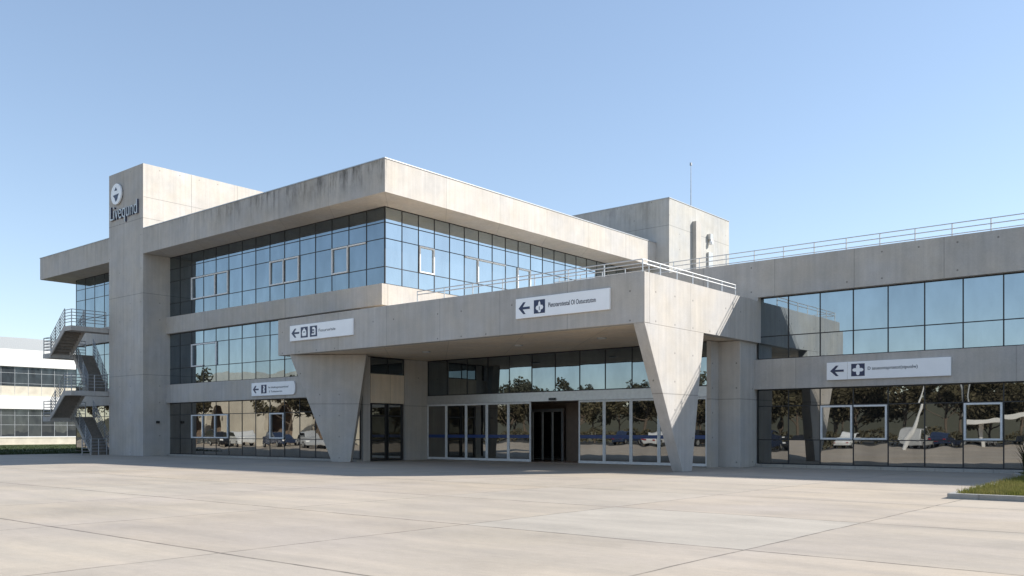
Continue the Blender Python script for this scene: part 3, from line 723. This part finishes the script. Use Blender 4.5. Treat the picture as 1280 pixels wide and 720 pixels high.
pf = MB(); pf.prism([(x, -4, z) for x, z in poly], (0,-.6,0)); pf.build('arcade_wall', M['cream'], pv)
MB().box(-123.9, -74.1, -8, -7, 0, 6.95).build('rear_wall', M['room'], pv)
MB().box(-124.2, -73.8, -3.98, -3.75, 6.4, 6.75).build('cornice', M['white_wall'], pv)
MB().box(-124, -74, -13.9, -4.62, 7.0, 7.5).build('roof', M['cream'], pv)

for x, y in ((-22, -24), (-100, -23.5), (-52, -40)):
    lp = thing('street_lamp', (x,y,0), 'tall double armed lamp post standing in the parking lot', 'street lamp', 'lamp posts in the parking lot')
    m = MB(); m.tube([(x,y,0),(x,y,9.2)], [.1,.06], 8); m.build('pole', M['steel'], lp)
    for s_ in (-1,1):
        m = MB(); m.tube([(x,y,9.0),(x+s_*1.5,y,9.45)], .04, 6); m.build('arm', M['steel'], lp)
        m = MB(); m.box(x+s_*1.5-.35,x+s_*1.5+.35,y-.15,y+.15,9.42,9.54); m.build('lamp_head', M['alu'], lp)
sc_ = MB(); sc_.tube([(-24+3.4*math.sin(t*1.5)*.7, -8, 6.5*t) for t in [k/12 for k in range(13)]], [.16-.009*k for k in range(13)], 10)
tag(sc_.build('curved_mast', M['white_metal']), 'slender white curved mast standing on the plaza opposite the wing', 'mast')
shr = thing('shelter', (-15.5,-17,0), 'white flat roofed shelter on posts beside the parking lot', 'shelter')
for x in (-19, -15.5, -12):
    m = MB(); m.box(x-.16,x+.16,-17.16,-16.84,0,2.9); m.build('post', M['white_wall'], shr)
MB().box(-20.5,-10.5,-18.4,-15.6,2.9,3.3).build('roof', M['white_wall'], shr)

for nm, lb, ct in (('ground','dry earth ground reaching to the horizon','ground'),('plaza','wide beige concrete forecourt of large jointed slabs','paving'),('lawn','dark green lawn left of the escape stair','lawn'),('parking_lot','grey asphalt parking lot behind the viewer','parking lot'),
                   ('path','pale concrete path in front of the white office','path'),('hills','low scrubby hills far behind the viewer','hills'),('kerb','low concrete kerb round the grass island at right','kerb'),('island_soil','earth under the grass of the kerbed island','soil'),
                   ('grass','short sunlit grass on the kerbed island at right','grass'),('grass.001','short dark grass of the lawn by the stair','grass')):
    if nm in bpy.data.objects: tag(bpy.data.objects[nm], lb, ct)

# ------------------------------------------------------------------ light, sky, camera
SUN = Vector((.95, 1.02, 1.0)).normalized()
el = math.asin(SUN.z); az = math.atan2(SUN.x, SUN.y)
w = bpy.data.worlds.new('World'); scene.world = w; w.use_nodes = True
nt = w.node_tree; nt.nodes.clear()
sky = nt.nodes.new('ShaderNodeTexSky'); sky.sky_type = 'NISHITA'; sky.sun_disc = False
sky.sun_elevation = el; sky.sun_rotation = az; sky.air_density = 1.0; sky.dust_density = .2; sky.ozone_density = 1.0; sky.altitude = 50
bg = nt.nodes.new('ShaderNodeBackground'); bg.inputs[1].default_value = .15
wo = nt.nodes.new('ShaderNodeOutputWorld'); gm_ = nt.nodes.new('ShaderNodeGamma'); gm_.inputs[1].default_value = .74; nt.links.new(sky.outputs[0], gm_.inputs[0]); wb = nt.nodes.new('ShaderNodeMix'); wb.data_type = 'RGBA'; wb.blend_type = 'MULTIPLY'; wb.inputs[0].default_value = 1; wb.inputs[7].default_value = (.945, .985, 1.05, 1); nt.links.new(gm_.outputs[0], wb.inputs[6]); nt.links.new(wb.outputs[2], bg.inputs[0]); nt.links.new(bg.outputs[0], wo.inputs[0])
sd = bpy.data.lights.new('sun', 'SUN'); sd.energy = 4.1; sd.angle = R(.53); sd.color = (1.0, .965, .905)
so = bpy.data.objects.new('sun', sd); COL.objects.link(so); so.rotation_euler = SUN.to_track_quat('Z', 'Y').to_euler(); so.location = SUN*100

cam = bpy.data.cameras.new('camera'); co = bpy.data.objects.new('camera', cam); COL.objects.link(co)
cam.sensor_fit = 'HORIZONTAL'; cam.sensor_width = 36; cam.lens = 36*1113/1280
cam.shift_y = 180/1280; cam.clip_end = 6000; cam.clip_start = .1
co.location = (0, 0, 1.5); co.rotation_euler = (R(90), 0, math.atan2(.641, .767))
scene.camera = co
scene.view_settings.view_transform = 'Standard'; scene.view_settings.look = 'None'
scene.view_settings.exposure = 0.9; scene.view_settings.gamma = 1; scene.view_settings.use_curve_mapping = False
scene.cycles.max_bounces = 10; scene.cycles.glossy_bounces = 5; scene.cycles.diffuse_bounces = 5
scene.cycles.use_denoising = True
